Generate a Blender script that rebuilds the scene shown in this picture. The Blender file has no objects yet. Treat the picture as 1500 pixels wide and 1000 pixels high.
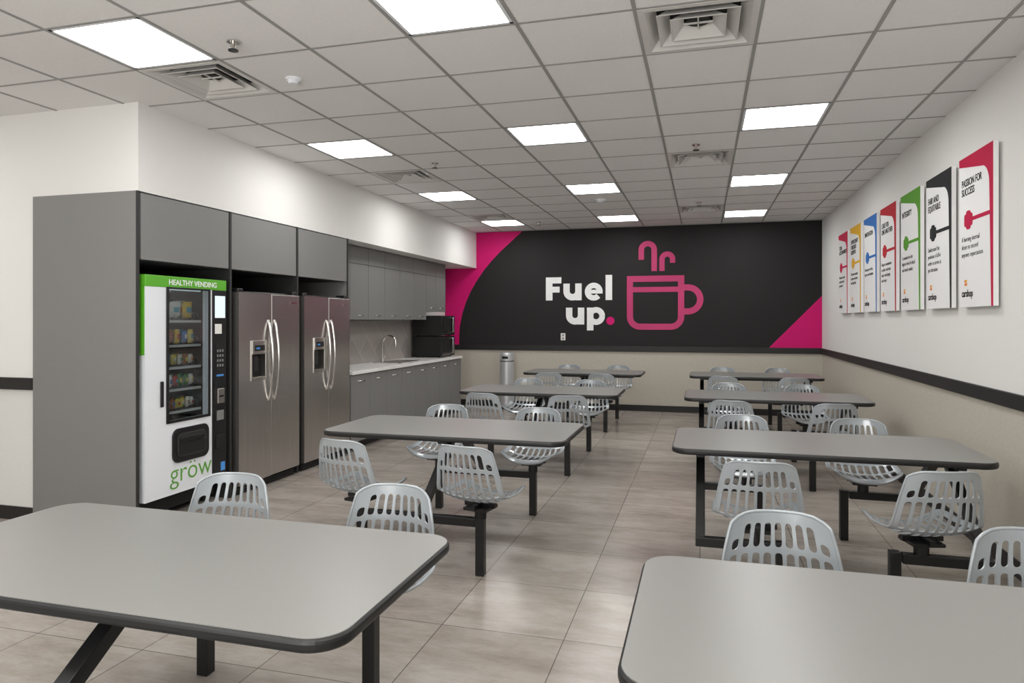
import bpy, bmesh, math, random
from mathutils import Vector, Matrix
random.seed(4)
S = bpy.context.scene
COL = S.collection
try:
    S.view_settings.view_transform = 'Standard'
    S.view_settings.look = 'None'
except Exception:
    pass

# ------------------------------------------------------------------ materials
def srgb(r, g, b):
    def f(c):
        c /= 255.0
        return c/12.92 if c <= 0.04045 else ((c+0.055)/1.055)**2.4
    return (f(r), f(g), f(b), 1.0)

def mat(name, col, rough=0.5, metal=0.0, emis=None, estr=0.0, noise=None, bump=None, coat=0.0, spec=None):
    m = bpy.data.materials.new(name)
    m.use_nodes = True
    nt = m.node_tree
    b = nt.nodes['Principled BSDF']
    b.inputs['Base Color'].default_value = col
    b.inputs['Roughness'].default_value = rough
    b.inputs['Metallic'].default_value = metal
    if spec is not None: b.inputs['Specular IOR Level'].default_value = spec
    if coat: b.inputs['Coat Weight'].default_value = coat
    if emis:
        b.inputs['Emission Color'].default_value = emis
        b.inputs['Emission Strength'].default_value = estr
    tc = nt.nodes.new('ShaderNodeTexCoord')
    if noise:
        sc, amt = noise[0], noise[1]
        n = nt.nodes.new('ShaderNodeTexNoise'); n.inputs['Scale'].default_value = sc
        n.inputs['Detail'].default_value = 4
        if len(noise) > 2:
            mp = nt.nodes.new('ShaderNodeMapping'); mp.inputs['Scale'].default_value = noise[2]
            nt.links.new(tc.outputs['Object'], mp.inputs['Vector'])
            nt.links.new(mp.outputs['Vector'], n.inputs['Vector'])
        else:
            nt.links.new(tc.outputs['Object'], n.inputs['Vector'])
        r = nt.nodes.new('ShaderNodeValToRGB')
        r.color_ramp.elements[0].position = 0.3; r.color_ramp.elements[1].position = 0.7
        r.color_ramp.elements[0].color = tuple(c*(1-amt) for c in col[:3])+(1,)
        r.color_ramp.elements[1].color = tuple(min(1, c*(1+amt)) for c in col[:3])+(1,)
        nt.links.new(n.outputs['Fac'], r.inputs['Fac'])
        nt.links.new(r.outputs['Color'], b.inputs['Base Color'])
    if bump:
        n2 = nt.nodes.new('ShaderNodeTexNoise'); n2.inputs['Scale'].default_value = bump[0]
        nt.links.new(tc.outputs['Object'], n2.inputs['Vector'])
        bp = nt.nodes.new('ShaderNodeBump'); bp.inputs['Strength'].default_value = bump[1]
        bp.inputs['Distance'].default_value = 0.004
        nt.links.new(n2.outputs['Fac'], bp.inputs['Height'])
        nt.links.new(bp.outputs['Normal'], b.inputs['Normal'])
    return m

M = {}
M['lam'] = mat('laminate_grey', srgb(133,132,129), 0.33, noise=(400,0.04))
M['edge'] = mat('black_edge', srgb(26,26,26), 0.4)
M['black'] = mat('black_powdercoat', srgb(15,15,16), 0.42)
M['shell'] = mat('silver_plastic', srgb(160,166,170), 0.25, 0.1, coat=0.4)
M['cab'] = mat('cabinet_grey', srgb(124,123,122), 0.5, noise=(150,0.03))
M['cabd'] = mat('cabinet_dark_edge', srgb(40,40,40), 0.6)  # dark grey of cabinet edges, dividers, carcasses and the vending flap
M['rail'] = mat('rail_black', srgb(27,25,26), 0.5)
M['steel'] = mat('brushed_steel', srgb(200,196,193), 0.25, 0.95, noise=(60,0.08,(1,1,0.02)))
M['chrome'] = mat('chrome', srgb(215,213,210), 0.16, 1.0)
M['nickel'] = mat('nickel', srgb(190,186,180), 0.3, 1.0)
M['darkpl'] = mat('dark_plastic', srgb(26,26,28), 0.3)
M['gasket'] = mat('gasket', srgb(13,13,13), 0.7)
M['white'] = mat('white_enamel', srgb(230,233,238), 0.35)
M['green'] = mat('vending_green', srgb(90,170,40), 0.4)
M['greentext'] = mat('green_print', srgb(95,160,55), 0.5)
M['counter'] = mat('quartz_white', srgb(230,229,227), 0.25, noise=(90,0.04))
M['pink'] = mat('pink_paint', srgb(208,8,110), 0.6, spec=.3)
M['mug'] = mat('mug_pink', srgb(190,62,112), 0.6, noise=(1.2,0.15), spec=.3)
M['letter'] = mat('letter_white', srgb(238,238,238), 0.5)
M['tbar'] = mat('ceiling_tbar', srgb(152,151,149), 0.6)
M['vent'] = mat('vent_metal', srgb(205,203,200), 0.4)
M['ventd'] = mat('vent_dark', srgb(30,30,30), 0.8)
M['bin'] = mat('bin_steel', srgb(200,202,205), 0.4, 0.5)
M['panelw'] = mat('poster_white', srgb(238,238,238), 0.5)
M['ink'] = mat('ink', srgb(28,28,30), 0.7, spec=.2)
M['outlet'] = mat('outlet_white', srgb(235,233,228), 0.4)
M['screen'] = mat('screen', srgb(200,215,220), 0.2, emis=srgb(215,228,232), estr=0.6)
M['blueled'] = mat('blue_led', srgb(60,110,170), 0.3, emis=srgb(80,150,220), estr=0.3)

pm = bpy.data.materials.new('light_diffuser'); pm.use_nodes = True
nt = pm.node_tree
for n in list(nt.nodes): nt.nodes.remove(n)
o = nt.nodes.new('ShaderNodeOutputMaterial'); e = nt.nodes.new('ShaderNodeEmission')
e.inputs['Color'].default_value = (1.0, 0.992, 0.976, 1); e.inputs['Strength'].default_value = 17.2
nt.links.new(e.outputs[0], o.inputs[0]); M['light'] = pm

gm = bpy.data.materials.new('thin_glass'); gm.use_nodes = True
nt = gm.node_tree
for n in list(nt.nodes): nt.nodes.remove(n)
o = nt.nodes.new('ShaderNodeOutputMaterial'); mx = nt.nodes.new('ShaderNodeMixShader')
tr = nt.nodes.new('ShaderNodeBsdfTransparent'); tr.inputs[0].default_value = (0.78,0.81,0.82,1)
gl = nt.nodes.new('ShaderNodeBsdfGlossy'); gl.inputs['Roughness'].default_value = 0.05
mx.inputs[0].default_value = 0.1
nt.links.new(tr.outputs[0], mx.inputs[1]); nt.links.new(gl.outputs[0], mx.inputs[2]); nt.links.new(mx.outputs[0], o.inputs[0])
M['glass'] = gm

def wall_mat(name, upper, lower, zs=1.02, spec=.3, tex=1.0):
    m = bpy.data.materials.new(name); m.use_nodes = True
    nt = m.node_tree; b = nt.nodes['Principled BSDF']; b.inputs['Roughness'].default_value = 0.7
    b.inputs['Specular IOR Level'].default_value = spec
    g = nt.nodes.new('ShaderNodeNewGeometry'); sx = nt.nodes.new('ShaderNodeSeparateXYZ')
    nt.links.new(g.outputs['Position'], sx.inputs[0])
    gt = nt.nodes.new('ShaderNodeMath'); gt.operation = 'GREATER_THAN'; gt.inputs[1].default_value = zs
    nt.links.new(sx.outputs['Z'], gt.inputs[0])
    n = nt.nodes.new('ShaderNodeTexNoise'); n.inputs['Scale'].default_value = 55; n.inputs['Detail'].default_value = 6
    nt.links.new(g.outputs['Position'], n.inputs['Vector'])
    lo = nt.nodes.new('ShaderNodeValToRGB')
    lo.color_ramp.elements[0].position = .35; lo.color_ramp.elements[1].position = .65
    lo.color_ramp.elements[0].color = tuple(c*(1-.06*tex) for c in lower[:3])+(1,)
    lo.color_ramp.elements[1].color = tuple(min(1,c*(1+.05*tex)) for c in lower[:3])+(1,)
    nt.links.new(n.outputs['Fac'], lo.inputs['Fac'])
    mix = nt.nodes.new('ShaderNodeMix'); mix.data_type = 'RGBA'
    nt.links.new(gt.outputs[0], mix.inputs[0]); nt.links.new(lo.outputs['Color'], mix.inputs[6]); mix.inputs[7].default_value = upper
    nt.links.new(mix.outputs[2], b.inputs['Base Color'])
    bp = nt.nodes.new('ShaderNodeBump'); bp.inputs['Strength'].default_value = 0.14*tex; bp.inputs['Distance'].default_value = 0.004
    nt.links.new(n.outputs['Fac'], bp.inputs['Height']); nt.links.new(bp.outputs['Normal'], b.inputs['Normal'])
    return m
WHITE = srgb(228,227,224); BEIGE = srgb(187,181,169)
M['wall'] = wall_mat('wall_paint', WHITE, BEIGE, tex=.7)
M['wallup'] = wall_mat('wall_paint_white', WHITE, srgb(216,215,212), tex=.25)
M['wallb'] = wall_mat('wall_paint_charcoal', srgb(38,36,37), BEIGE, spec=.25, tex=.7)

cm = mat('ceiling_tile', srgb(230,229,228), 0.85, noise=(170,0.04), bump=(230,0.3)); M['ceil'] = cm

# floor tile
fm = bpy.data.materials.new('floor_tile'); fm.use_nodes = True
nt = fm.node_tree; b = nt.nodes['Principled BSDF']
g = nt.nodes.new('ShaderNodeNewGeometry')
mp = nt.nodes.new('ShaderNodeMapping'); mp.inputs['Location'].default_value = (0.63+6.1, -3.15+6.1, 0)
nt.links.new(g.outputs['Position'], mp.inputs['Vector'])
br = nt.nodes.new('ShaderNodeTexBrick'); br.offset = 0.0; br.squash = 1.0
br.inputs['Scale'].default_value = 1.0; br.inputs['Brick Width'].default_value = 0.61; br.inputs['Row Height'].default_value = 0.61
br.inputs['Mortar Size'].default_value = 0.0025; br.inputs['Mortar Smooth'].default_value = 0.1; br.inputs['Bias'].default_value = 0
br.inputs['Color1'].default_value = srgb(172,165,157); br.inputs['Color2'].default_value = srgb(159,151,144)
br.inputs['Mortar'].default_value = srgb(98,93,88)
nt.links.new(mp.outputs[0], br.inputs['Vector'])
mp2 = nt.nodes.new('ShaderNodeMapping'); mp2.inputs['Scale'].default_value = (0.6, 1.7, 1)
nt.links.new(g.outputs['Position'], mp2.inputs['Vector'])
n = nt.nodes.new('ShaderNodeTexNoise'); n.inputs['Scale'].default_value = 2.6; n.inputs['Detail'].default_value = 12; n.inputs['Roughness'].default_value = 0.78
nt.links.new(mp2.outputs[0], n.inputs['Vector'])
rp = nt.nodes.new('ShaderNodeValToRGB'); rp.color_ramp.elements[0].position = .34; rp.color_ramp.elements[1].position = .60
rp.color_ramp.elements[0].color = (.66,.63,.605,1); rp.color_ramp.elements[1].color = (1.05,1.05,1.05,1)
nt.links.new(n.outputs['Fac'], rp.inputs['Fac'])
mx = nt.nodes.new('ShaderNodeMix'); mx.data_type = 'RGBA'; mx.blend_type = 'MULTIPLY'; mx.inputs[0].default_value = 1
nt.links.new(br.outputs['Color'], mx.inputs[6]); nt.links.new(rp.outputs['Color'], mx.inputs[7])
nt.links.new(mx.outputs[2], b.inputs['Base Color']); b.inputs['Roughness'].default_value = 0.24
M['floor'] = fm

bm_ = bpy.data.materials.new('backsplash_stone'); bm_.use_nodes = True
nt = bm_.node_tree; b = nt.nodes['Principled BSDF']; b.inputs['Roughness'].default_value = 0.3
g = nt.nodes.new('ShaderNodeNewGeometry')
mp = nt.nodes.new('ShaderNodeMapping'); mp.inputs['Rotation'].default_value = (math.radians(45),0,0)
nt.links.new(g.outputs['Position'], mp.inputs['Vector'])
sp = nt.nodes.new('ShaderNodeSeparateXYZ'); nt.links.new(mp.outputs[0], sp.inputs[0])
cb = nt.nodes.new('ShaderNodeCombineXYZ'); nt.links.new(sp.outputs['Y'], cb.inputs[0]); nt.links.new(sp.outputs['Z'], cb.inputs[1])
br = nt.nodes.new('ShaderNodeTexBrick'); br.offset = 0.5; br.inputs['Scale'].default_value = 1
br.inputs['Brick Width'].default_value = 0.6; br.inputs['Row Height'].default_value = 0.3; br.inputs['Mortar Size'].default_value = 0.003
br.inputs['Color1'].default_value = srgb(168,161,156); br.inputs['Color2'].default_value = srgb(150,144,140); br.inputs['Mortar'].default_value = srgb(205,200,195)
nt.links.new(cb.outputs[0], br.inputs['Vector']); nt.links.new(br.outputs['Color'], b.inputs['Base Color'])
M['splash'] = bm_

# ------------------------------------------------------------------ helpers
def empty(name, loc=(0,0,0)):
    e = bpy.data.objects.new(name, None); e.location = loc; e.empty_display_size = 0.1
    COL.objects.link(e); return e

def addobj(name, me, parent=None, mats=()):
    ob = bpy.data.objects.new(name, me); COL.objects.link(ob)
    for m in mats: me.materials.append(m)
    if parent: ob.parent = parent
    return ob

def bevel_mod(ob, w, seg=2):
    md = ob.modifiers.new('bevel', 'BEVEL'); md.width = w; md.segments = seg; md.limit_method = 'ANGLE'

def box(name, x0,x1,y0,y1,z0,z1, m, parent=None, bevel=0, seg=2):
    me = bpy.data.meshes.new(name)
    v = [(x,y,z) for x in (x0,x1) for y in (y0,y1) for z in (z0,z1)]
    f = [(0,1,3,2),(4,6,7,5),(0,4,5,1),(2,3,7,6),(0,2,6,4),(1,5,7,3)]
    me.from_pydata(v, [], f)
    ob = addobj(name, me, parent, [m])
    if bevel: bevel_mod(ob, bevel, seg)
    return ob

def multibox(name, boxes, m, parent=None, bevel=0):
    vs, fs = [], []
    for (x0,x1,y0,y1,z0,z1) in boxes:
        k = len(vs)
        vs += [(x,y,z) for x in (x0,x1) for y in (y0,y1) for z in (z0,z1)]
        fs += [tuple(i+k for i in q) for q in [(0,1,3,2),(4,6,7,5),(0,4,5,1),(2,3,7,6),(0,2,6,4),(1,5,7,3)]]
    me = bpy.data.meshes.new(name); me.from_pydata(vs, [], fs)
    ob = addobj(name, me, parent, [m])
    if bevel: bevel_mod(ob, bevel)
    return ob

def smooth(ob, ang=35):
    for p in ob.data.polygons: p.use_smooth = True
    try: ob.data.set_sharp_from_angle(angle=math.radians(ang))
    except Exception: pass

def cyl(name, r, z0, z1, x, y, m, parent=None, seg=32, r2=None, bevel=0):
    bm = bmesh.new()
    bmesh.ops.create_cone(bm, cap_ends=True, segments=seg, radius1=r, radius2=r if r2 is None else r2, depth=z1-z0,
                          matrix=Matrix.Translation((x,y,(z0+z1)/2)))
    me = bpy.data.meshes.new(name); bm.to_mesh(me); bm.free()
    ob = addobj(name, me, parent, [m]); smooth(ob)
    if bevel: bevel_mod(ob, bevel)
    return ob

def beam(name, p0, p1, w, h, m, parent=None):
    p0, p1 = Vector(p0), Vector(p1); d = (p1-p0).normalized()
    side = d.cross(Vector((0,0,1)))
    if side.length < 1e-4: side = Vector((1,0,0))
    side.normalize(); up = side.cross(d).normalized()
    vs = []
    for p in (p0,p1):
        for a,b_ in ((-1,-1),(1,-1),(1,1),(-1,1)):
            vs.append(p + side*a*w/2 + up*b_*h/2)
    me = bpy.data.meshes.new(name)
    me.from_pydata([tuple(v) for v in vs], [], [(0,3,2,1),(4,5,6,7),(0,1,5,4),(1,2,6,5),(2,3,7,6),(3,0,4,7)])
    ob = addobj(name, me, parent, [m]); bevel_mod(ob, 0.004)
    return ob

def tube(name, pts, r, m, parent=None, cyclic=False):
    cu = bpy.data.curves.new(name, 'CURVE'); cu.dimensions = '3D'; cu.bevel_depth = r; cu.bevel_resolution = 5; cu.use_fill_caps = True
    s = cu.splines.new('POLY'); s.points.add(len(pts)-1)
    for i,p in enumerate(pts): s.points[i].co = (*p, 1)
    s.use_smooth = True
    ob = bpy.data.objects.new(name, cu); COL.objects.link(ob); cu.materials.append(m)
    if parent: ob.parent = parent
    return ob

def rrect(x0,x1,y0,y1,r,n=8, corners=(1,1,1,1)):
    pts = []
    for k,(cx,cy,a0) in enumerate(((x1-r,y0+r,-90),(x1-r,y1-r,0),(x0+r,y1-r,90),(x0+r,y0+r,180))):
        if corners[k]:
            for i in range(n+1):
                a = math.radians(a0+90*i/n); pts.append((cx+r*math.cos(a), cy+r*math.sin(a)))
        else:
            pts.append(((x1,y0),(x1,y1),(x0,y1),(x0,y0))[k])
    return pts

def prism(name, pts, z0, z1, m, parent=None, bevel=0, seg=2, xf=None):
    n = len(pts)
    vs = [(p[0],p[1],z0) for p in pts]+[(p[0],p[1],z1) for p in pts]
    if xf: vs = [xf(*v) for v in vs]
    fs = [tuple(range(n-1,-1,-1)), tuple(range(n,2*n))]+[(i,(i+1)%n,n+(i+1)%n,n+i) for i in range(n)]
    me = bpy.data.meshes.new(name); me.from_pydata(vs, [], fs)
    bm = bmesh.new(); bm.from_mesh(me); bmesh.ops.recalc_face_normals(bm, faces=bm.faces[:]); bm.to_mesh(me); bm.free()
    ob = addobj(name, me, parent, [m])
    if bevel:
        bevel_mod(ob, bevel, seg)
    return ob

def text(name, body, size, m, loc, rot, parent=None, align='LEFT', off=0.0, space=1.0, line=1.0, sx=1.0):
    cu = bpy.data.curves.new(name, 'FONT'); cu.body = body; cu.size = size; cu.align_x = align
    cu.offset = off; cu.space_character = space; cu.space_line = line; cu.extrude = 0.0008
    cu.materials.append(m)
    ob = bpy.data.objects.new(name, cu); COL.objects.link(ob)
    ob.location = loc; ob.rotation_euler = [math.radians(a) for a in rot]; ob.scale = (sx,1,1)
    if parent: ob.parent = parent
    return ob

# ------------------------------------------------------------------ room dims
XR, YB, ZC = 1.77, 11.45, 3.05
XS, ZS = -3.86, 2.42          # soffit face / underside
XK = -4.45                    # kitchen wall
YF = 3.95                     # wall facing the camera at left
XL, YR = -7.6, -2.6

box('floor', XL-.1, XR+.1, YR-.1, YB+.1, -0.08, 0, M['floor'])
box('wall_right', XR, XR+.12, YR, YB+.12, 0, ZC+.2, M['wall'])
box('wall_back', XK-.5, XR, YB, YB+.12, 0, ZC+.2, M['wallb'])
box('wall_left', XL, -4.81, YF, YF+.12, 0, ZC, M['wallup'])
box('wall_alcove', -4.93, -4.81, YF+.12, 6.93, 0, ZC, M['wallup'])
box('wall_kitchen', XK-.12, XK, 6.93, YB, 0, ZS, M['wallup'])
box('wall_soffit', -4.81, XS, YF, YB, ZS, ZC, M['wallup'])
box('wall_far_left', XL-.12, XL, YR, YF+.12, 0, ZC+.2, M['wall'])
box('wall_rear', XL, XR, YR-.12, YR, 0, ZC+.2, M['wall'])

box('trim_rail_right', XR-.022, XR, YR, YB-.022, .98, 1.07, M['rail'], bevel=.004)
box('trim_rail_back', -4.44, XR, YB-.022, YB, .98, 1.07, M['rail'], bevel=.004)
box('trim_rail_left', XL, -4.81, YF-.022, YF, .98, 1.07, M['rail'], bevel=.004)
box('baseboard_right', XR-.012, XR, YR, YB-.012, 0, .1, M['rail'])
box('baseboard_back', -4.44, XR, YB-.012, YB, 0, .1, M['rail'])
box('baseboard_left', XL, -4.81, YF-.012, YF, 0, .1, M['rail'])

# ------------------------------------------------------------------ ceiling with grid
G = 0.61; GX = -0.33; GY = 5.27
lights = [(cx,ry) for cx in (-3.38,-1.55,0.28) for ry in (-2.05, .39, 2.83, 5.27, 7.71, 10.15)] + [(-6.43, y) for y in (-2.05,.39,2.83)]
vents = [(cx,ry) for cx in (-3.38,-.33) for ry in (.39+0.0,3.44,6.49,9.54) if not (abs(cx+3.38)<.01 and ry<1)]
def key(x,y): return (round((x-GX)/G), round((y-GY)/G))
lk = {key(*p) for p in lights}; vk = {key(*p) for p in vents}
verts, faces, bars = [], [], []
i0, i1 = math.floor((XL-GX)/G), math.ceil((XR-GX)/G)
j0, j1 = math.floor((YR-GY)/G), math.ceil((YB-GY)/G)
for i in range(i0, i1):
    for j in range(j0, j1):
        if (i,j) in lk or (i,j) in vk: continue
        x0,x1 = max(XL,GX+i*G), min(XR,GX+(i+1)*G); y0,y1 = max(YR,GY+j*G), min(YB,GY+(j+1)*G)
        if x1-x0 < .005 or y1-y0 < .005: continue
        k = len(verts); verts += [(x0,y0,ZC),(x1,y0,ZC),(x1,y1,ZC),(x0,y1,ZC)]
        faces.append((k,k+3,k+2,k+1))
me = bpy.data.meshes.new('ceiling'); me.from_pydata(verts, [], faces)
ceil = addobj('ceiling', me, None, [M['ceil']])
bw = .010
bars = []
for i in range(i0+1, i1):
    x = GX+i*G
    bars.append((x-bw,x+bw,YR,YB,ZC-.004,ZC+.01))
for j in range(j0+1, j1):
    y = GY+j*G
    bars.append((XL,XR,y-bw*.8,y+bw*.8,ZC-.0035,ZC+.009))
multibox('ceiling_grid', bars, M['tbar'], ceil)
box('ceiling_slab', XL-.1, XR+.1, YR-.1, YB+.1, ZC+.2, ZC+.26, M['ventd'], ceil)

for (x,y) in lights:
    e = empty('ceiling_light', (x+G/2, y+G/2, ZC))
    h = G/2-.012
    box('diffuser', -h+.015, h-.015, -h+.015, h-.015, .002, .010, M['light'], e)
    multibox('frame', [(-h,h,-h,-h+.018,-.003,.02),(-h,h,h-.018,h,-.003,.02),(-h,-h+.018,-h,h,-.003,.02),(h-.018,h,-h,h,-.003,.02)], M['white'], e)

def ring(vs, fs, a, za, b_, zb):
    k = len(vs)
    vs += [(-a,-a,za),(a,-a,za),(a,a,za),(-a,a,za),(-b_,-b_,zb),(b_,-b_,zb),(b_,b_,zb),(-b_,b_,zb)]
    for q in range(4):
        fs.append((k+q, k+(q+1)%4, k+4+(q+1)%4, k+4+q))
for (x,y) in vents:
    e = empty('air_vent', (x+G/2, y+G/2, ZC))
    vs, fs = [], []
    ring(vs, fs, .296, -.004, .268, -.004)
    for a,b_ in ((.21,.262),(.145,.20),(.075,.135)):
        ring(vs, fs, a, .05, b_, -.004)
        ring(vs, fs, b_, -.004, b_+.006, -.004)
    me = bpy.data.meshes.new('louvres'); me.from_pydata(vs, [], fs)
    ob = addobj('louvres', me, e, [M['vent']])
    sm = ob.modifiers.new('solid','SOLIDIFY'); sm.thickness = .003; sm.offset = 0
    multibox('duct_box', [(-.297,.297,-.297,.297,.11,.12)], M['ventd'], e)
    cyl('damper', .062, .03, .036, 0, 0, M['ventd'], e, 24)
    multibox('core_bars', [(-.075,.075,-.004,.004,.02,.028),(-.004,.004,-.075,.075,.02,.028)], M['vent'], e)

def sprinkler(x,y):
    e = empty('sprinkler_head', (x,y,ZC-.0045))
    cyl('escutcheon', .035, -.006, 0, 0, 0, M['chrome'], e, 24)
    cyl('stem', .010, -.045, 0, 0, 0, M['nickel'], e, 12)
    cyl('deflector', .028, -.052, -.047, 0, 0, M['darkpl'], e, 16)
    tube('yoke', [(-.016,0,-.01),(-.018,0,-.03),(0,0,-.05),(.018,0,-.03),(.016,0,-.01)], .003, M['nickel'], e)
for p in ((-2.51,3.23),(-2.54,6.26),(-.06,6.22),(-.05,9.28),(-2.49,10.45)): sprinkler(*p)
def detector(x,y,r=.05):
    e = empty('smoke_detector', (x,y,ZC))
    cyl('base', r, -.012, 0, 0, 0, M['white'], e, 28); cyl('dome', r*.55, -.034, -.012, 0, 0, M['white'], e, 28, r2=r*.85)
detector(-2.53,3.84); detector(-1.27,8.74,.07)

# ------------------------------------------------------------------ tall cabinet surround
tc = empty('tall_cabinet')
YA = [3.95, 4.92, 5.91, 6.90]
box('end_panel', -4.80, XS, 3.928, 3.948, 0.0, ZS-.002, M['cab'], tc)
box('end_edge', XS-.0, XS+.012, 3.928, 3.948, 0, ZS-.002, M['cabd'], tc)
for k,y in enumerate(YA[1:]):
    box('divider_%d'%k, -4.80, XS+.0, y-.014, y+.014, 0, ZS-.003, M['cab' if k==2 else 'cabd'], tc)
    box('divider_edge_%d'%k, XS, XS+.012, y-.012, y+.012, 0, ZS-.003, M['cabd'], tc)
for k in range(3):
    y0,y1 = YA[k]+.018, YA[k+1]-.018
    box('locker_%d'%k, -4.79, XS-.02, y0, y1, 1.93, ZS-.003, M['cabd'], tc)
    box('locker_door_%d'%k, XS-.02, XS+.006, y0, y1, 1.935, ZS-.012, M['cab'], tc, bevel=.002)

# ------------------------------------------------------------------ refrigerators
def fridge(yc):
    e = empty('refrigerator', (0,yc,0)); w = .455
    xf = -3.80
    box('body', -4.55, xf-.075, -w+.008, w-.008, .03, 1.755, M['darkpl'], e, bevel=.006)
    box('kick_grille', xf-.10, xf-.05, -w+.02, w-.02, .0, .075, M['gasket'], e)
    multibox('grille_slats', [(xf-.05,xf-.042,-w+.04,w-.04,.015+.018*k,.022+.018*k) for k in range(3)], M['darkpl'], e)
    split = .0
    ya, yb, za, zb = -w+.17, -w+.37, .98, 1.31
    multibox('freezer_door', [(xf-.07,xf,-w,ya,.085,1.74),(xf-.07,xf,yb,split-.004,.085,1.74),(xf-.07,xf,ya,yb,.085,za),(xf-.07,xf,ya,yb,zb,1.74)], M['steel'], e)
    box('fridge_door', xf-.07, xf, split+.004, w, .085, 1.74, M['steel'], e, bevel=.01, seg=3)
    box('dispenser_back', xf-.068, xf-.05, ya, yb, za, zb, M['gasket'], e)
    multibox('dispenser_bezel', [(xf-.05,xf+.008,ya-.012,ya+.008,za-.012,zb+.012),(xf-.05,xf+.008,yb-.008,yb+.012,za-.012,zb+.012),
        (xf-.05,xf+.008,ya,yb,za-.012,za+.02)], M['nickel'], e, bevel=.003)
    box('dispenser_panel', xf-.05, xf+.012, ya, yb, zb-.11, zb+.012, M['nickel'], e, bevel=.003)
    box('dispenser_display', xf+.012, xf+.014, ya+.03, yb-.03, zb-.08, zb-.03, M['darkpl'], e)
    box('dispenser_led', xf+.014, xf+.0145, ya+.05, ya+.10, zb-.065, zb-.05, M['blueled'], e)
    box('dispenser_paddle', xf-.05, xf-.03, ya+.07, yb-.07, za+.07, zb-.12, M['darkpl'], e, bevel=.003)
    for s in (-1,1):
        y = split + s*.045
        pts = []
        for k in range(33):
            t = k/32; z = .78 + t*.72
            bow = math.sin(math.pi*t)
            pts.append((xf-.006+.056*bow**.6, y, z))
        tube('handle_%d'%(s+2), pts, .0125, M['chrome'], e)
        yy = -w+.05 if s<0 else w-.05
        box('hinge_%d'%(s+2), xf-.13, xf-.02, yy-.035, yy+.035, 1.742, 1.775, M['darkpl'], e, bevel=.006)
    box('badge', xf, xf+.002, w-.16, w-.05, 1.66, 1.675, M['chrome'], e)
fridge(5.415); fridge(6.405)

# ------------------------------------------------------------------ vending machine
vm = empty('vending_machine')
xv = -3.84; y0, y1 = 3.99, 4.85; zb, zt = .19, 1.83; yc_ = 4.68
wy0, wy1, wz0, wz1 = 4.20, 4.645, .74, 1.76
multibox('cabinet', [(-4.70,-4.68,y0,y1,zb,zt),(-4.68,xv-.06,y0,y0+.03,zb,zt),(-4.68,xv-.06,y1-.03,y1,zb,zt),
    (-4.68,xv-.06,y0,y1,zt-.03,zt-.0),(-4.68,xv-.06,y0,y1,zb,zb+.03),(-4.25,-4.23,y0,y1,zb,zt),(-4.25,xv-.06,yc_-.01,yc_+.01,zb,zt)], M['white'], vm)
hd = .085
multibox('door_frame', [(xv-.06,xv,y0,wy0,zb,zt-hd),(xv-.06,xv,wy1,yc_,zb,zt-hd),(xv-.06,xv,wy0,wy1,zb,wz0)], M['white'], vm)
box('header', xv-.06, xv+.004, y0, y1, zt-hd, zt, M['green'], vm, bevel=.004)
box('side_trim', xv-.058, xv-.004, y0-.004, y0+.002, 1.25, zt-hd, M['green'], vm)
multibox('window_gasket', [(xv,xv+.008,wy0-.012,wy0+.012,wz0-.012,wz1-.01),(xv,xv+.008,wy1-.012,wy1+.012,wz0-.012,wz1-.01),
    (xv,xv+.008,wy0,wy1,wz0-.012,wz0+.01),(xv,xv+.008,wy0,wy1,wz1-.025,wz1-.01)], M['darkpl'], vm, bevel=.002)
box('window_glass', xv-.012, xv-.008, wy0, wy1, wz0, wz1, M['glass'], vm)
box('interior', -4.228, -4.22, y0+.03, yc_-.012, zb+.03, zt-.1, M['gasket'], vm)
multibox('interior_liner', [(-4.22,xv-.065,wy0-.03,wy0-.02,wz0-.02,wz1),(-4.22,xv-.065,wy1+.01,wy1+.02,wz0-.02,wz1)], M['gasket'], vm)
box('interior_lamp', xv-.09, xv-.07, wy0+.01, wy1-.01, wz1-.03, wz1-.018, M['screen'], vm)
shelf = []
SH = [.80,.97,1.14,1.31,1.50]
for z in SH: shelf.append((-4.21,xv-.08,wy0-.01,wy1+.005,z-.018,z))
multibox('shelves', shelf, M['darkpl'], vm)
multibox('price_rails', [(xv-.08,xv-.075,wy0,wy1,z-.018,z+.002) for z in SH], M['vent'], vm)
pcols = [srgb(245,200,40),srgb(235,130,30),srgb(200,35,35),srgb(60,140,60),srgb(60,120,190),srgb(245,240,230),srgb(235,232,225),srgb(245,220,90),srgb(170,100,50),srgb(60,170,190)]
pm_ = [mat('snack_wrap_%d'%i, c, .35) for i,c in enumerate(pcols)]
bm = bmesh.new()
def bag(bm, cx, cy, cz, w, h, d, mi):
    nx, nz = 4, 6
    second = random.randrange(10)
    for side in (1,-1):
        g_ = []
        for i in range(nx+1):
            row = []
            for j in range(nz+1):
                u = i/nx*2-1; v = j/nz*2-1
                b_ = (1-abs(u)**2.5)*(1-abs(v)**3)
                row.append(bm.verts.new((cx+side*d/2*b_, cy+u*w/2*(1-.06*(1-abs(v))), cz+v*h/2)))
            g_.append(row)
        for i in range(nx):
            for j in range(nz):
                f = bm.faces.new((g_[i][j],g_[i+1][j],g_[i+1][j+1],g_[i][j+1])); f.material_index = second if (j in (2,3) and i in (1,2)) else mi; f.smooth = True
for si,z in enumerate(SH):
    n = [8,7,7,6,3][si]; hh = [.085,.10,.09,.11,.15][si]
    for k in range(n):
        w = (wy1-wy0-.02)/n
        for dpt in range(2):
            bag(bm, xv-.13-.09*dpt-random.random()*.02, wy0+.01+w*(k+.5), z+hh*.5+.008, w*(.72+.16*random.random()), hh*(.8+.25*random.random()), .05, random.randrange(10))
me = bpy.data.meshes.new('snack_packs'); bm.to_mesh(me); bm.free()
bmx = addobj('snack_packs', me, vm, pm_)
sp = []
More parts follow.
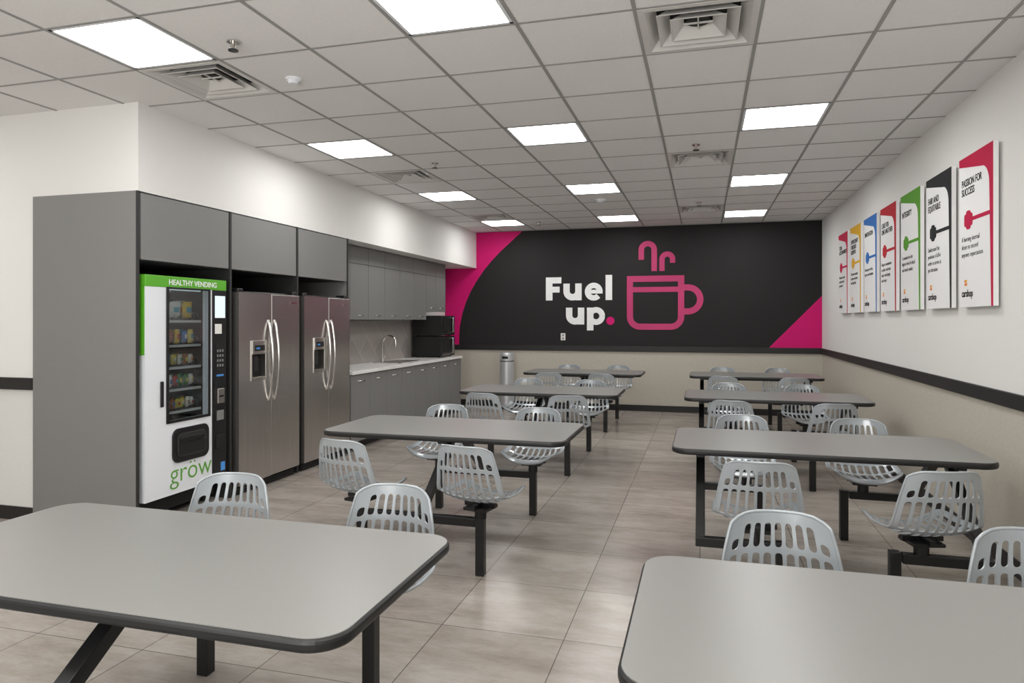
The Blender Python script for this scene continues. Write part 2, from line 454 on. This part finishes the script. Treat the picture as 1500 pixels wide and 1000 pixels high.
for z in SH:
    for k in range(5):
        cy_ = wy0+.05+k*.088
        pts = [(xv-.09-.25*t/40, cy_+.03*math.cos(t*.9), z+.035+.03*math.sin(t*.9)) for t in range(41)]
        sp.append(pts)
cu = bpy.data.curves.new('coils','CURVE'); cu.dimensions='3D'; cu.bevel_depth=.0018; cu.bevel_resolution=1
for pts in sp:
    s_ = cu.splines.new('POLY'); s_.points.add(len(pts)-1)
    for i,p in enumerate(pts): s_.points[i].co=(*p,1)
cu.materials.append(M['nickel']); co = bpy.data.objects.new('coils',cu); COL.objects.link(co); co.parent = vm
box('control_column', xv-.06, xv+.004, yc_+.004, y1, zb, zt-hd, M['darkpl'], vm, bevel=.004)
box('card_screen', xv+.004, xv+.008, yc_+.03, y1-.02, 1.52, 1.70, M['screen'], vm, bevel=.001)
box('notice', xv+.004, xv+.006, yc_+.03, yc_+.11, 1.39, 1.47, M['outlet'], vm)
box('keypad_plate', xv+.004, xv+.008, yc_+.04, y1-.03, 1.10, 1.30, M['gasket'], vm)
multibox('keypad_keys', [(xv+.008,xv+.011,yc_+.050+.03*a,yc_+.066+.03*a,1.12+.04*b_,1.14+.04*b_) for a in range(3) for b_ in range(4)], M['cab'], vm)
box('display_led', xv+.004, xv+.009, yc_+.05, y1-.04, 1.04, 1.055, M['blueled'], vm)
box('bill_slot', xv+.004, xv+.02, yc_+.05, y1-.04, .82, .94, M['nickel'], vm, bevel=.004)
box('bill_mouth', xv+.02, xv+.022, yc_+.065, y1-.055, .87, .885, M['gasket'], vm)
box('coin_slot', xv+.004, xv+.012, yc_+.05, y1-.04, .68, .76, M['cab'], vm, bevel=.002)
box('coin_return', xv+.004, xv+.014, yc_+.04, y1-.03, .45, .56, M['gasket'], vm, bevel=.003)
box('energy_label', xv+.004, xv+.006, yc_+.10, y1-.02, .26, .33, M['blueled'], vm)
box('lock_bar', xv, xv+.014, 4.13, 4.155, .86, 1.05, M['darkpl'], vm, bevel=.004)
def yzp(x, y, z): return (z, x, y)
prism('delivery_bezel', rrect(4.245,4.635,.42,.68,.06), xv, xv+.012, M['darkpl'], vm, .003, xf=yzp)
prism('delivery_flap', rrect(4.285,4.595,.46,.64,.045), xv+.012, xv+.02, M['cabd'], vm, .003, xf=yzp)
prism('delivery_opening', rrect(4.30,4.58,.475,.575,.03), xv+.02, xv+.022, M['gasket'], vm, 0, xf=yzp)
prism('delivery_lip', rrect(4.30,4.56,.575,.61,.016), xv+.02, xv+.034, M['darkpl'], vm, .003, xf=yzp)
box('base_kick', -4.6, xv-.10, y0+.03, y1-.03, .06, zb, M['gasket'], vm)
for yy in (y0+.07, y1-.07):
    for xx in (xv-.16, -4.5):
        cyl('foot', .025, 0, .07, xx, yy, M['gasket'], vm, 16)
text('header_text', 'HEALTHY VENDING', .058, M['letter'], (xv+.006,4.47,zt-.064), (90,0,90), vm, 'CENTER', off=.0008)
text('logo_text', 'gröw', .215, M['greentext'], (xv+.002,4.45,.275), (90,0,90), vm, 'CENTER', off=-.002)

# ------------------------------------------------------------------ kitchenette
kb = empty('base_cabinet')
KY0, KY1 = 6.93, 10.55; nd = 8; dw = (KY1-KY0)/nd
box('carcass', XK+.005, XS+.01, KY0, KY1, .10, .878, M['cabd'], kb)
box('kick', XK+.005, XS-.06, KY0, KY1-.02, 0, .10, M['rail'], kb)
box('end_panel', XK+.005, XS+.03, KY1-.0, KY1+.018, 0, .878, M['cab'], kb)
for k in range(nd):
    a, b_ = KY0+k*dw+.003, KY0+(k+1)*dw-.003
    box('door_%d'%k, XS+.01, XS+.03, a, b_, .105, .872, M['cab'], kb, bevel=.0015)
    c = (a+b_)/2
    tube('pull_%d'%k, [(XS+.03,c-.07,.80),(XS+.055,c-.07,.80),(XS+.055,c+.07,.80),(XS+.03,c+.07,.80)], .006, M['chrome'], kb)
box('countertop', XK+.005, XS+.055, KY0, KY1+.03, .88, .92, M['counter'], kb, bevel=.004)
box('backsplash', XK+.002, XK+.012, KY0, KY1, .922, 1.50, M['splash'], kb)
multibox('sink_rim', [(XK+.12,XK+.14,8.45,9.15,.918,.926),(XK+.50,XK+.52,8.45,9.15,.918,.926),(XK+.12,XK+.52,8.45,8.47,.918,.926),(XK+.12,XK+.52,9.13,9.15,.918,.926)], M['chrome'], kb)
box('sink_basin', XK+.14, XK+.50, 8.47, 9.13, .921, .9235, M['nickel'], kb)
fa = empty('kitchen_faucet', (XK+.09, 8.80, .921))
cyl('base', .026, 0.0, .05, 0, 0, M['chrome'], fa, 20)
pts = [(0,0,.04),(0,0,.26)]+[(.10-.10*math.cos(a), 0, .26+.10*math.sin(a)) for a in [math.pi*k/12 for k in range(1,13)]]+[(.20,0,.20)]
tube('gooseneck', pts, .013, M['chrome'], fa)
tube('lever', [(0,.02,.05),(0,.07,.09)], .007, M['chrome'], fa)

ku = empty('upper_cabinet')
XU = -4.10
ym = 9.75
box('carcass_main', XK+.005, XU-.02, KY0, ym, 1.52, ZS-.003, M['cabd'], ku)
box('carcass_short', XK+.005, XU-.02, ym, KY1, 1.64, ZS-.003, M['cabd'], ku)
box('end_side', XK+.005, XU, KY1, KY1+.015, 1.64, ZS-.003, M['cab'], ku)
n1 = 6; w1 = (ym-KY0)/n1
for k in range(n1):
    a, b_ = KY0+k*w1+.003, KY0+(k+1)*w1-.003
    box('door_%d'%k, XU-.02, XU, a, b_, 1.51, 2.195, M['cab'], ku, bevel=.0015)
    box('fascia_%d'%k, XU-.02, XU, a, b_, 2.20, ZS-.01, M['cab'], ku, bevel=.0015)
    c = (a+b_)/2
    tube('pull_%d'%k, [(XU,c-.06,1.56),(XU+.022,c-.06,1.56),(XU+.022,c+.06,1.56),(XU,c+.06,1.56)], .005, M['chrome'], ku)
for k in range(2):
    a, b_ = ym+k*.40+.003, ym+(k+1)*.40-.003
    box('short_door_%d'%k, XU-.02, XU, a, b_, 1.635, 2.195, M['cab'], ku, bevel=.0015)
    box('short_fascia_%d'%k, XU-.02, XU, a, b_, 2.20, ZS-.01, M['cab'], ku, bevel=.0015)
    c = (a+b_)/2
    tube('short_pull_%d'%k, [(XU,c-.06,1.69),(XU+.022,c-.06,1.69),(XU+.022,c+.06,1.69),(XU,c+.06,1.69)], .005, M['chrome'], ku)

def microwave(z):
    e = empty('microwave', (-4.15, 10.20, z))
    box('body', -.24, .22, -.29, .29, .012, .325, M['gasket'], e, bevel=.006)
    box('door', .22, .245, -.288, .15, .018, .32, M['darkpl'], e, bevel=.004)
    multibox('door_trim', [(.245,.248,-.275,.10,.035,.045),(.245,.248,-.275,.10,.30,.31)], M['nickel'], e)
    box('window', .245, .247, -.24, .09, .075, .275, M['gasket'], e)
    box('control', .22, .242, .155, .288, .018, .32, M['darkpl'], e, bevel=.003)
    box('clock', .242, .244, .19, .25, .28, .30, M['blueled'], e)
    multibox('buttons', [(.242,.2445,.175+.034*a,.20+.034*a,.06+.035*b_,.082+.035*b_) for a in range(3) for b_ in range(5)], M['cab'], e)
    tube('handle', [(.245,.125,.06),(.275,.125,.06),(.275,.125,.29),(.245,.125,.29)], .008, M['nickel'], e)
    multibox('feet', [(x,x+.03,y,y+.03,0,.014) for x in (-.2,.16) for y in (-.25,.22)], M['gasket'], e)
microwave(.921); microwave(1.248)

# ------------------------------------------------------------------ bin
b = empty('waste_bin', (-3.22, 11.18, 0))
cyl('body', .12, .03, .80, 0,0, M['bin'], b, 40)
cyl('foot', .125, 0, .035, 0,0, M['darkpl'], b, 40)
cyl('collar', .121, .80, .815, 0,0, M['darkpl'], b, 40)
cyl('lid', .12, .815, .92, 0,0, M['bin'], b, 40)
cyl('cap', .12, .92, .955, 0,0, M['bin'], b, 40, r2=.085)
box('slot', -.05, .05, -.124, -.10, .85, .89, M['gasket'], b)

# ------------------------------------------------------------------ wall mural
mu = empty('wall_mural', (0,YB,0))
cnt = [0]
def flat(name, polys, m, depth=.003):
    vs, fs = [], []
    for p in polys:
        cnt[0] += 1
        off = -depth - (cnt[0]%40)*.00005
        k = len(vs); vs += [(x,off,z) for x,z in p]; fs.append(tuple(range(k,k+len(p))))
    me = bpy.data.meshes.new(name); me.from_pydata(vs, [], fs)
    bm = bmesh.new(); bm.from_mesh(me)
    for f in bm.faces:
        f.normal_update()
        if f.normal.y > 0: f.normal_flip()
    bm.to_mesh(me); bm.free()
    return addobj(name, me, mu, [m])
def stroke(pts, w, closed=False):
    n = len(pts); L, R = [], []
    P = [Vector(p) for p in pts]
    for i in range(n):
        if closed: a, c = P[i-1], P[(i+1)%n]
        else: a, c = P[max(0,i-1)], P[min(n-1,i+1)]
        d1 = (P[i]-a); d2 = (c-P[i])
        if d1.length < 1e-6: d1 = d2
        if d2.length < 1e-6: d2 = d1
        d1 = d1.normalized(); d2 = d2.normalized()
        t = (d1+d2).normalized(); nn = Vector((-t.y,t.x)); k = 1/max(.5, nn.dot(Vector((-d1.y,d1.x))))
        L.append(P[i]+nn*w/2*k); R.append(P[i]-nn*w/2*k)
    out = []
    for i in range(n if closed else n-1):
        j = (i+1)%n
        out.append([tuple(L[i]),tuple(L[j]),tuple(R[j]),tuple(R[i])])
    return out
def strip(vname, pts, w, m, closed=False, depth=.003):
    q = stroke(pts, w, closed)
    vs, fs = [], []
    off = -depth - (cnt[0]%40)*.0001; cnt[0] += 1
    for p in q:
        k = len(vs); vs += [(x,off,z) for x,z in p]; fs.append((k,k+1,k+2,k+3))
    me = bpy.data.meshes.new(vname); me.from_pydata(vs, [], fs)
    bm = bmesh.new(); bm.from_mesh(me); bmesh.ops.remove_doubles(bm, verts=bm.verts[:], dist=1e-5)
    for f in bm.faces:
        f.normal_update()
        if f.normal.y > 0: f.normal_flip()
    bm.to_mesh(me); bm.free()
    return addobj(vname, me, mu, [m])
def arc(cx,cy,r,a0,a1,n=24): return [(cx+r*math.cos(math.radians(a0+(a1-a0)*i/n)), cy+r*math.sin(math.radians(a0+(a1-a0)*i/n))) for i in range(n+1)]
def rect(x0,x1,z0,z1): return [(x0,z0),(x1,z0),(x1,z1),(x0,z1)]

flat('pink_swoosh', [[(-4.44,1.07),(-4.18,1.07),(-4.18,1.25),(-4.165,1.42),(-4.12,1.63),(-4.05,1.83),(-3.96,2.02),(-3.85,2.20),(-3.72,2.38),(-3.58,2.54),(-3.42,2.70),(-3.02,3.045),(-4.44,3.045)]], M['pink'], .0015)
flat('pink_corner', [[(1.0,1.07),(XR-.001,1.07),(XR-.001,1.88)]], M['pink'], .0015)
LM = M['letter']
def L_u(x, z, w=.315):
    s = .11; r = (w-s)/2
    strip('u_bowl', [(x+s/2,z+.285)]+arc(x+w/2, z+.155, r, 180, 360, 20), s, LM)
    flat('u_stem', [rect(x+w-s, x+w, z, z+.285)], LM)
z1 = 1.84
flat('F', [rect(-2.60,-2.485,z1,z1+.395), rect(-2.60,-2.33,z1+.29,z1+.395), rect(-2.60,-2.36,z1+.135,z1+.235)], LM)
L_u(-2.295, z1)
cx, cz, r = -1.775, z1+.143, .105
strip('e_bowl', arc(cx,cz,r,0,318,40), .092, LM)
flat('e_bar', [rect(cx-.09,cx+.149,cz-.032,cz+.032)], LM)
flat('l', [rect(-1.575,-1.465,z1,z1+.42)], LM)
z2 = 1.43
L_u(-2.25, z2)
strip('p_bowl', arc(-1.735,z2+.143,.103,0,360,40), .095, LM)
flat('p_stem', [rect(-1.89,-1.78,z2-.10,z2+.285)], LM)
flat('dot', [arc(-1.495,z2+.062,.068,0,350,28)], M['pink'])
MM = M['mug']
body = [(-1.17,2.185),(-1.17,1.56)]+arc(-1.17+.165,1.56,.165,180,270,10)[1:]+arc(-.345-.165,1.56,.165,270,360,10)+[(-.345,2.185)]
strip('mug_body', body, .10, MM, closed=True)
flat('mug_band', [rect(-1.14,-.37,1.965,2.05)], MM)
strip('mug_handle', [(-.33,2.035),(-.25,2.035)]+arc(-.24,1.84,.195,90,-90,24)+[(-.33,1.645)], .10, MM)
strip('steam_1', [(-.985,2.50),(-.985,2.66)]+arc(-.88,2.66,.105,180,0,20)[1:]+[(-.775,2.31)], .09, MM)
strip('steam_2', [(-.65,2.31),(-.65,2.47)]+arc(-.565,2.50,.085,180,0,20)+[(-.48,2.44)], .085, MM)
ol = empty('wall_outlet', (-2.30, YB, 1.22))
box('plate', -.04,.04,-.008,0,-.06,.06, M['outlet'], ol, bevel=.003)
multibox('sockets', [(-.017,.017,-.011,-.008,-.045,-.01),(-.017,.017,-.011,-.008,.01,.045)], M['tbar'], ol)

# ------------------------------------------------------------------ posters on right wall
posters = [
 ('PASSION FOR\nSUCCESS','A burning internal\ndesire to exceed\nanyones expectations',(190,18,68)),
 ('FAIR AND\nEQUITABLE','Understand the\npositions of all in\norder to arrive at\njust decisions',(28,30,33)),
 ('INTEGRITY','Committed to the\nhighest level of ethical\nand moral conduct',(85,150,38)),
 ('CARE FOR\nONE ANOTHER','Unity in commitment\nto deliver and treat\nothers with dignity\nand respect',(180,28,42)),
 ('INNOVATION','Encourage new ideas,\nprocess and evolution',(50,108,180)),
 ('OPPORTUNITY\nTHROUGH\nGROWTH','We grow our people\nto grow our business\nevery single day',(220,170,40)),
 ('TOTAL\nACCOUNTABILITY','We own our results\nand the work that\ngets us there',(200,30,75))]
for k,(ti,bo,c) in enumerate(posters):
    yn = 4.86+.735*k; W, H = .575, 1.02; z0 = 1.59
    e = empty('wall_poster', (XR-.045, yn+W, z0)); e.rotation_euler = (0,0,math.radians(-90))
    cmn = mat('poster_colour_%d'%k, srgb(*c), .7, spec=.2)
    box('board', 0, W, 0, .03, 0, H, M['panelw'], e, bevel=.001)
    multibox('standoffs', [(x,x+.02,.03,.045,z,z+.02) for x in (.06,W-.08) for z in (.06,H-.08)], M['nickel'], e)
    def xz(x,y,z): return (x,z,y)
    top = H-.115; rt = W-.055; R_ = .13
    prism('colour_top', [(0,H),(0,H-.05)]+[(rt-R_+R_*math.cos(math.radians(a)), top-R_+R_*math.sin(math.radians(a))) for a in range(90,-1,-10)]+[(W,top-R_),(W,H)], -.0025, 0, cmn, e, xf=xz)
    prism('colour_side', [(rt+.03,.0),(W,.0),(W,top-R_+.001),(rt,top-R_+.001)], -.0025, 0, cmn, e, xf=xz)
    prism('ribbon', [(.18,.575),(rt+.04,.575),(rt+.04,.60),(.18,.60)], -.003, 0, cmn, e, xf=xz)
    prism('icon', rrect(.10,.24,.545,.63,.02,4), -.004, 0, cmn, e, xf=xz)
    prism('icon_knob', rrect(.135,.205,.525,.65,.02,4), -.0045, 0, cmn, e, xf=xz)
    text('title', ti, .070, M['ink'], (.045,-.001,H-.20), (90,0,0), e, off=.0006, line=.88, sx=.82)
    text('body', bo, .050, M['ink'], (.045,-.001,.445), (90,0,0), e, off=-.0012, line=1.05, sx=.86)
    text('brand', 'carshop', .07, M['ink'], (.045,-.001,.07), (90,0,0), e, off=.001, sx=.9)
    multibox('brand_mark', [(.10,.118,-.002,0,.145,.163),(.122,.14,-.002,0,.145,.163),(.10,.118,-.002,0,.167,.185)], pm_[1], e)
    multibox('brand_mark_2', [(.122,.14,-.002,0,.167,.185)], pm_[0], e)

# ------------------------------------------------------------------ chair shell
def catmull(P, t):
    n = len(P)-1; x = max(0,min(n-1e-6,t*n)); i = int(x); f = x-i
    p0,p1,p2,p3 = P[max(0,i-1)],P[i],P[min(n,i+1)],P[min(n,i+2)]
    return tuple(.5*((2*b)+(-a+c)*f+(2*a-5*b+4*c-d)*f*f+(-a+3*b-3*c+d)*f**3) for a,b,c,d in zip(p0,p1,p2,p3))
PROF = [(-.245,.795),(-.232,.715),(-.216,.635),(-.195,.555),(-.150,.485),(-.075,.450),(.010,.440),(.090,.443),(.165,.452),(.225,.438)]
WID = [(.158,),(.180,),(.197,),(.209,),(.218,),(.222,),(.222,),(.216,),(.205,),(.180,)]
def shell_pt(u, v):
    au = abs(u)
    if v < .35: vv = v + .055*au**5*(1-v/.35)
    elif v > .75: vv = v - .06*au**4*((v-.75)/.25)
    else: vv = v
    y,z = catmull(PROF, vv); w = catmull(WID, vv)[0]
    back = max(0,min(1,(0.62-v)/.35)); back = back*back*(3-2*back)
    y += .06*au**2.2*back
    z += .055*au**2.6*(1-back)
    return (u*w, y, z)
ue = [-1,-.955,-.885]
x = -.885; SW = .134; RB = (1.77-9*SW)/8
for k in range(9):
    x += SW; ue.append(x)
    if k < 8: x += RB; ue.append(x)
ue[-1] = .885; ue += [.955,1]
slot_cols = [2+2*k for k in range(9)]
rows = [(.060,.175),(.200,.43),(.455,.605),(.635,.88)]
ve = [0,.02,.04]
cells = [None,None]
def seg(a,b_,n,slot):
    for k in range(n):
        ve.append(a+(b_-a)*(k+1)/n); cells.append(slot)
seg(.04,.06,1,None)
prev = .06
for ri,(a,b_) in enumerate(rows):
    if a > prev+1e-6: seg(prev,a,1,None)
    seg(a,b_,max(4,int((b_-a)/.025)),ri); prev = b_
seg(prev,.94,2,None); seg(.94,.975,1,None); seg(.975,1,1,None)
bm = bmesh.new()
gv = [[bm.verts.new(shell_pt(u,v)) for v in ve] for u in ue]
for i in range(len(ue)-1):
    for j in range(len(ve)-1):
        ri = cells[j]
        if ri is not None and i in slot_cols:
            k = slot_cols.index(i)
            if not (ri == 0 and k in (0,8) and ve[j] < .10): continue
        bm.faces.new((gv[i][j],gv[i+1][j],gv[i+1][j+1],gv[i][j+1]))
bmesh.ops.recalc_face_normals(bm, faces=bm.faces[:])
me = bpy.data.meshes.new('tmp_shell'); bm.to_mesh(me); bm.free()
tmp = bpy.data.objects.new('tmp_shell', me); COL.objects.link(tmp)
md = tmp.modifiers.new('s','SUBSURF'); md.levels = 2; md.render_levels = 2
md = tmp.modifiers.new('t','SOLIDIFY'); md.thickness = .007; md.offset = 0
bpy.context.view_layer.update()
dg = bpy.context.evaluated_depsgraph_get()
shell_me = bpy.data.meshes.new_from_object(tmp.evaluated_get(dg)); shell_me.name = 'chair_shell'
bpy.data.objects.remove(tmp)
for p in shell_me.polygons: p.use_smooth = True
try: shell_me.set_sharp_from_angle(angle=math.radians(50))
except Exception: pass
shell_me.materials.append(M['shell'])

def rim_path():
    pts = []
    for u in ue: pts.append(shell_pt(u,0))
    for v in ve[1:]: pts.append(shell_pt(1,v))
    for u in reversed(ue[:-1]): pts.append(shell_pt(u,1))
    for v in reversed(ve[1:-1]): pts.append(shell_pt(-1,v))
    return pts
RIM = rim_path()
rim_cu = None
def chair(x, y, yaw, post_dx=0.0):
    global rim_cu
    e = empty('dining_chair', (x,y,0))
    s = bpy.data.objects.new('shell', shell_me); COL.objects.link(s); s.parent = e; s.rotation_euler = (0,0,math.radians(yaw))
    if rim_cu is None:
        r_ = tube('rim', RIM, .006, M['shell'], e); r_.data.splines[0].use_cyclic_u = True; rim_cu = r_.data
    else:
        r_ = bpy.data.objects.new('rim', rim_cu); COL.objects.link(r_); r_.parent = e
    r_.rotation_euler = (0,0,math.radians(yaw))
    sp = multibox('seat_bracket', [(-.10,.10,-.015,.015,.405,.43),(-.015,.015,-.10,.10,.405,.43),(-.075,.075,-.075,.075,.392,.408)], M['black'], e)
    sp.rotation_euler = (0,0,math.radians(yaw))
    cyl('swivel', .035, .335, .395, 0,0, M['black'], e, 20)
    box('post', post_dx-.026, post_dx+.026, -.026, .026, 0, .34, M['black'], e, bevel=.003)

def table(xc, yc, kind):
    e = empty('dining_table', (xc,yc,0))
    hx, hy = .838, .41
    prism('edge_band', rrect(-hx,hx,-hy,hy,.10,10), .724, .759, M['edge'], e, .012, 3)
    prism('laminate_top', rrect(-hx+.008,hx-.008,-hy+.008,hy-.008,.092,10), .758, .7605, M['lam'], e)
    ax = (0,) if kind == 'L' else (-.675,.675)
    for a in ax:
        beam('rail_top', (a,-.30,.707), (a,.30,.707), .05, .03, M['black'], e)
        for s in (-1,1):
            beam('leg', (a,s*.645,.31), (a,s*.09,.70), .05, .05, M['black'], e)
    beam('spine', (-.70,0,.700), (.70,0,.700), .04, .04, M['black'], e)
    for s in (-1,1):
        if kind == 'L':
            beam('stretcher', (-.36,s*.645,.31), (.36,s*.645,.31), .05, .05, M['black'], e)
        else:
            beam('stretcher', (-.70,s*.645,.31), (-.30,s*.645,.31), .05, .05, M['black'], e)
            beam('stretcher', (.30,s*.645,.31), (.70,s*.645,.31), .05, .05, M['black'], e)
yaw = {('L',0):(0,0,184,178),('L',1):(-12,-10,180,180),('L',2):(-10,12,175,185),('L',3):(10,-10,180,180),
       ('R',0):(0,0,182,178),('R',1):(0,14,180,178),('R',2):(-12,10,180,185),('R',3):(-10,10,180,180)}
for kind, xc in (('L',-1.65),('R',.66)):
    for r_, yc in enumerate((1.80,4.47,7.14,9.81)):
        table(xc, yc, kind)
        a = yaw[(kind,r_)]
        for q,(sx_,sy_) in enumerate(((-1,-1),(1,-1),(-1,1),(1,1))):
            chair(xc+sx_*.387, yc+sy_*.645, a[q], 0 if kind=='L' else -sx_*.12)

# ------------------------------------------------------------------ added fill light behind the camera, aimed up to brighten the ceiling
la = bpy.data.lights.new('ceiling_fill_light', 'AREA'); la.shape = 'RECTANGLE'; la.size = 3.0; la.size_y = 1.2; la.energy = 150; la.color = (1,.99,.97)
lo = bpy.data.objects.new('ceiling_fill_light', la); COL.objects.link(lo)
lo.location = (-1.5,-1.4,1.5); lo.rotation_euler = (math.radians(90+50),0,math.radians(8))

# ------------------------------------------------------------------ world + camera
w = bpy.data.worlds.new('World'); S.world = w; w.use_nodes = True
w.node_tree.nodes['Background'].inputs[0].default_value = (.9,.95,1,1); w.node_tree.nodes['Background'].inputs[1].default_value = .3
cam = bpy.data.cameras.new('camera'); co = bpy.data.objects.new('camera', cam); COL.objects.link(co)
co.location = (0,0,1.5); co.rotation_euler = (math.radians(90),0,math.radians(15.64))
cam.lens = 24; cam.sensor_width = 36; cam.shift_y = -31/1500; cam.clip_start = .05
S.camera = co
